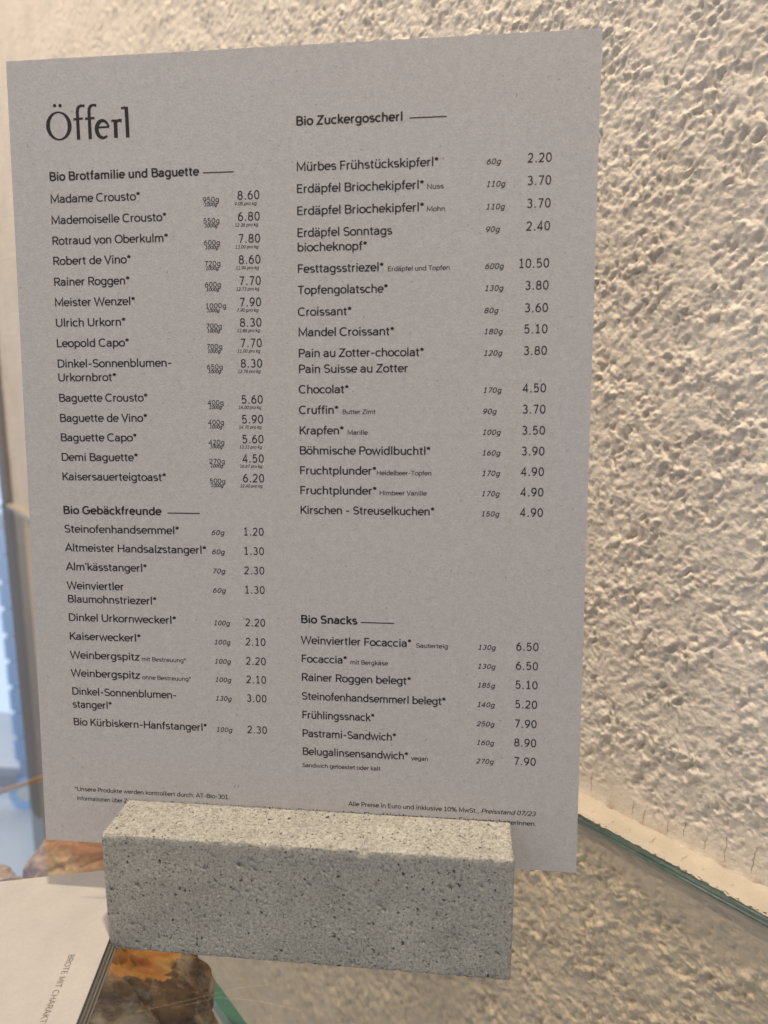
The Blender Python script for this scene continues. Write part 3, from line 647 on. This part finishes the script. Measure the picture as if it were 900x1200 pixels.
# ------------------------------------------------------------------ booklet on the glass
bk_ = tag(empty('booklet', (-7.6, 41.5, 0)), 'stack of warm grey folded leaflets lying on the glass left of the concrete block', 'booklet')
cor = np.array([-7.6, 41.5]); bu = np.array([-.962, -.272]); bv = np.array([.184, -.983])
def bk_pt(a, b): return cor + bu * a + bv * b - cor
def sheet_vf(z0, z1, ia, ib, curl=0):
    na, nb_ = 14, 24; V = []
    for z in (z0, z1):
        for i in range(na):
            for j in range(nb_):
                a = ia + (112 - ia) * i / (na - 1); b = ib + (190 - ib) * j / (nb_ - 1); p = bk_pt(a, b)
                V.append((p[0], p[1], z + curl * ((b / 190) ** 2) * math.exp(-a / 30)))
    n = na * nb_; fq = grid_faces(na, nb_)
    ring = [i * nb_ for i in range(na)] + [(na-1) * nb_ + j for j in range(1, nb_)] + [i * nb_ + nb_ - 1 for i in range(na-2, -1, -1)] + [j for j in range(nb_-2, 0, -1)]
    side = [[ring[i], ring[(i+1) % len(ring)], ring[(i+1) % len(ring)] + n, ring[i] + n] for i in range(len(ring))]
    return np.array(V), np.concatenate([fq, fq[:, ::-1] + n, np.array(side)])
def fixn(o):
    bm = bmesh.new(); bm.from_mesh(o.data); bmesh.ops.recalc_face_normals(bm, faces=bm.faces); bm.to_mesh(o.data); bm.free(); return o
M_dk = simple('dark_grey_paper', (.09, .083, .08), .7); M_mid = simple('grey_page', (.14, .13, .122), .7)
V, F = sheet_vf(3.6, 4.0, 0, 0, .8); fixn(mesh_np('cover', V, F, M_paper, bk_))
for k in range(7):
    V, F = sheet_vf(.05 + .5 * k, .05 + .5 * k + .38, -.42 * (6 - k) + .3 * (k % 2) - .1, .3 * (k % 2), .7 * k / 7); fixn(mesh_np('page', V, F, M_dk if k in (6, 5, 1) else M_mid, bk_))
V, F, _ = text_vf('BROTE MIT CHARAKTER', 0, 0, 2.15, .36, width=32.5, track=.5)
tv = []
st = np.array([-9.9, -8.4]) - cor; rd = np.array([.194, -.981]); up = np.array([.981, .194])
for a, b, z in V:
    p = st + rd * a + up * (-b - 1.0)
    bb = (p @ np.array([bu[1], -bu[0]])) ; 
    tv.append((p[0], p[1], 4.0 + .06 + z))
def cover_z(p):
    # invert p = bu a + bv b
    det = bu[0] * bv[1] - bu[1] * bv[0]; a = (p[0] * bv[1] - p[1] * bv[0]) / det; b = (bu[0] * p[1] - bu[1] * p[0]) / det
    return .8 * ((b / 190) ** 2) * math.exp(-a / 30)
tv = [(a, b, z + cover_z((a, b)) + .02) for a, b, z in tv]
mesh_np('printed_line', tv, F, simple('grey_ink', (.09, .08, .075), .6), bk_)

# ------------------------------------------------------------------ bread on the shelf
def mat_crust(name, dark, mid, pale, flour, sc):
    n = NT(name); v = n.coord((.4, 1, 1)); v2 = n.coord((.45, 1, 1))
    a = n.noise(v, sc, 5, .6); b = n.noise(v2, sc * 1.5, 6, .7); c = n.noise(v2, 400, 3)
    col = n.ramp(a, [(.32, dark), (.5, mid), (.68, pale)])
    col = n.mix(n.ramp(b, [(.46, 0.0), (.62, .85)]), col, flour)
    st = n.noise(n.coord((.5, 2.2, .8)), 26, 3, .5); col = n.mix(n.ramp(st, [(.50, 0.0), (.58, .8)]), col, dark)
    n.base(n.mix(.3, col, n.ramp(c, [(.3, .7), (.7, 1.1)]), 'MULTIPLY')); n.rough(.75, .25); n.bump(b, 2.0, .6); return n.m
M_rye = mat_crust('floured_crust', (.09, .045, .022), (.27, .16, .08), (.48, .33, .19), (.72, .60, .44), 48)
M_brown = mat_crust('brown_crust', (.20, .075, .035), (.36, .17, .085), (.50, .30, .16), (.62, .48, .33), 30)
M_pale = mat_crust('pale_crust', (.45, .30, .17), (.62, .48, .31), (.70, .58, .42), (.75, .68, .55), 20)
n = NT('orange_crumb'); v = n.coord(); a = n.noise(v, 70, 5)
n.base(n.ramp(a, [(.3, (.36, .13, .02)), (.5, (.68, .30, .05)), (.7, (.78, .46, .15))])); n.rough(.5, .4); n.bump(a, 2, .5); M_crumb = n.m
def loaf(name, loc, size, rot, mat, label, seed, gash=None):
    nu, nv = 260, 150; u = np.linspace(0, 2 * np.pi, nu, endpoint=False); v = np.linspace(-np.pi / 2, np.pi / 2, nv)
    Ug, Vg_ = np.meshgrid(u, v, indexing='ij'); cv = np.abs(np.cos(Vg_)) ** .8
    x = np.cos(Ug) * cv; y = np.sin(Ug) * cv; z = np.sin(Vg_); z = np.where(z < 0, z * .45, z)
    r = 1 + .09 * perlin(x * 2 + 5, y * 2 + z, seed) + .045 * perlin(x * 6, y * 6 + z * 3, seed + 1) + .018 * perlin(x * 16, y * 16 + z * 9, seed + 2) + .008 * perlin(x * 40, y * 40 + z * 20, seed + 3)
    midx = None; mats = [mat]
    if gash:
        gx, gy, ax, ay = gash
        g = np.hypot((x - gx) / ax, (y - gy) / ay) + .10 * perlin(x * 3, y * 3, seed + 5) + .015 * perlin(x * 15, y * 15, seed + 6); up = z > .05
        m = (g < 1) & up
        r = r - .10 * (1 - sst(.75, 1.1, g)) * up * 1.0 + .07 * np.exp(-((g - 1.15) / .2) ** 2) * up + .035 * m * perlin(x * 6, y * 6, seed + 8) + .015 * m * perlin(x * 20, y * 20, seed + 9)
        mats = [mat, M_crumb]
    r = r - .05 * np.exp(-((perlin(x * 1.2 + 3, y * 3.0, seed + 12)) / .05) ** 2) * (z > 0)
    X = x * r * size[0]; Y = y * r * size[1]; Z = z * r * size[2]
    ca, sa = math.cos(rot), math.sin(rot)
    V = np.stack([X * ca - Y * sa, X * sa + Y * ca, Z - Z.min()], -1).reshape(-1, 3)
    Fq = grid_faces(nu, nv, True)
    if gash: mm = m.reshape(-1).astype(int); midx = (mm[Fq].sum(1) >= 2).astype(int)
    o = mesh_np(name, V, Fq, None, smooth=True, loc=loc, mats=mats, midx=midx)
    return fixn(o)
l1 = loaf('bread_loaf', (-86, 84, SZ + .5), (98, 50, 64), math.radians(-8), M_rye, '', 11, gash=(.30, .08, .50, .50))
tag(l1, 'dark floured loaf with torn orange crust under the glass below the concrete block', 'bread')
l2 = loaf('bread_loaf', (-112, 204, SZ + .5), (54, 42, 42), math.radians(20), M_brown, '', 23)
tag(l2, 'reddish brown floured loaf under the glass behind the leaflet stack', 'bread')
l3 = loaf('bread_roll', (-197, 182, SZ + .5), (30, 24, 19), math.radians(50), M_pale, '', 37)
tag(l3, 'pale floured roll at the left edge beside the reddish brown loaf', 'bread roll')

# ------------------------------------------------------------------ beyond the end of the wall
mt = simple('grey_painted_metal', (.16, .145, .14), .5)
V, F = strip(5, 60, -.5, 620, SL - 50, SL - 1); V2, F2 = strip(4.5, 60, -1276, -1, SL - 50, SL + 114)
F = F + [[i + 8 for i in f] for f in F2]; V = np.concatenate([V, V2])
post = fixn(bevel(mesh_np('door_post', V, F, mt), 3)); tag(post, 'grey post at the far end of the plaster wall, left edge of the photo', 'door post')
# pale floor and bright daylight beyond
fl = NT('pale_floor'); fl.base(fl.ramp(fl.noise(fl.coord(), 3, 4), [(.3, (.62, .63, .66)), (.7, (.78, .78, .80))])); fl.rough(.4)
flo = mesh_np('floor', [(-4500, -1500, -1280), (1500, -1500, -1280), (1500, 5200, -1280), (-4500, 5200, -1280)], [[0, 1, 2, 3]], fl.m); tag(flo, kind='structure')
sk = NT('daylight'); sk.t.nodes.remove(sk.b); em = sk.n('ShaderNodeEmission'); em.inputs[0].default_value = (.62, .76, 1.0, 1); em.inputs[1].default_value = 1.25
sk.l(em.outputs[0], sk.out.inputs['Surface'])
sky = mesh_np('sky', [(-5200, 2700, -1279), (1000, 2700, -1279), (1000, 2700, 3500), (-5200, 2700, 3500)], [[0, 1, 2, 3]], sk.m); tag(sky, kind='structure')
# blue wheeled rack seen through the glass
rk = tag(empty('wheeled_rack', (-1390, 2000, -1280)), 'blurred blue rack post with caster standing behind the glass at the left edge', 'wheeled rack')
n = NT('light_blue_plastic'); n.base((.40, .64, .98)); n.rough(.4)
tl_ = n.n('ShaderNodeBsdfTranslucent'); tl_.inputs[0].default_value = (.55, .80, 1.0, 1); ms = n.n('ShaderNodeMixShader'); ms.inputs[0].default_value = .72
n.l(n.b.outputs[0], ms.inputs[1]); n.l(tl_.outputs[0], ms.inputs[2]); n.l(ms.outputs[0], n.out.inputs['Surface']); mb = n.m; mdg = simple('dark_rubber', (.16, .17, .19), .6); mw = simple('white_plastic', (.7, .72, .75), .4)
for k in range(9):
    z1 = 1015 - k * 94 ; V, F = box_vf(-25, 27, -20, 20, z1 - 78, z1)
    V = [(x + (1015 - z) * -.0, y, z) for x, y, z in V]
    fixn(bevel(mesh_np('post_segment', V, F, mb, rk), 5))
V, F = box_vf(-14, 16, -12, 12, 120, 1025); mesh_np('inner_post', V, F, simple('slate_blue', (.16, .28, .55), .6), rk)
V, F = box_vf(-420, 25, -25, 25, 1028, 1065); fixn(bevel(mesh_np('crossbar', V, F, mdg, rk), 6))
V, F = box_vf(-300, -18, -30, 30, 78, 132); fixn(bevel(mesh_np('foot_bar', V, F, mdg, rk), 8))
def ringm(name, r0, r1, w, mat, loc):
    k = 32; V = []; 
    for y in (-w, w):
        for r in (r0, r1): V += [(loc[0] + r * math.cos(2*math.pi*i/k), loc[1] + y, loc[2] + r * math.sin(2*math.pi*i/k)) for i in range(k)]
    F = []
    for i in range(k):
        j = (i + 1) % k; F += [[i, j, k + j, k + i], [2*k+i, 3*k+i, 3*k+j, 2*k+j], [k+i, k+j, 3*k+j, 3*k+i], [i, 2*k+i, 2*k+j, j]]
    return fixn(mesh_np(name, V, F, mat, rk))
ringm('caster', 34, 60, 18, mb, (0, -5, 60)); ringm('caster_hub', 4, 30, 14, mw, (0, -5, 60))
V, F = strip(e - 620, e, SZ - 3.5, SZ + 1.0, -491, -489.2)
mesh_np('trim_strip', V, F, simple('brass_trim', (.42, .24, .12), .4), parent=shelf)
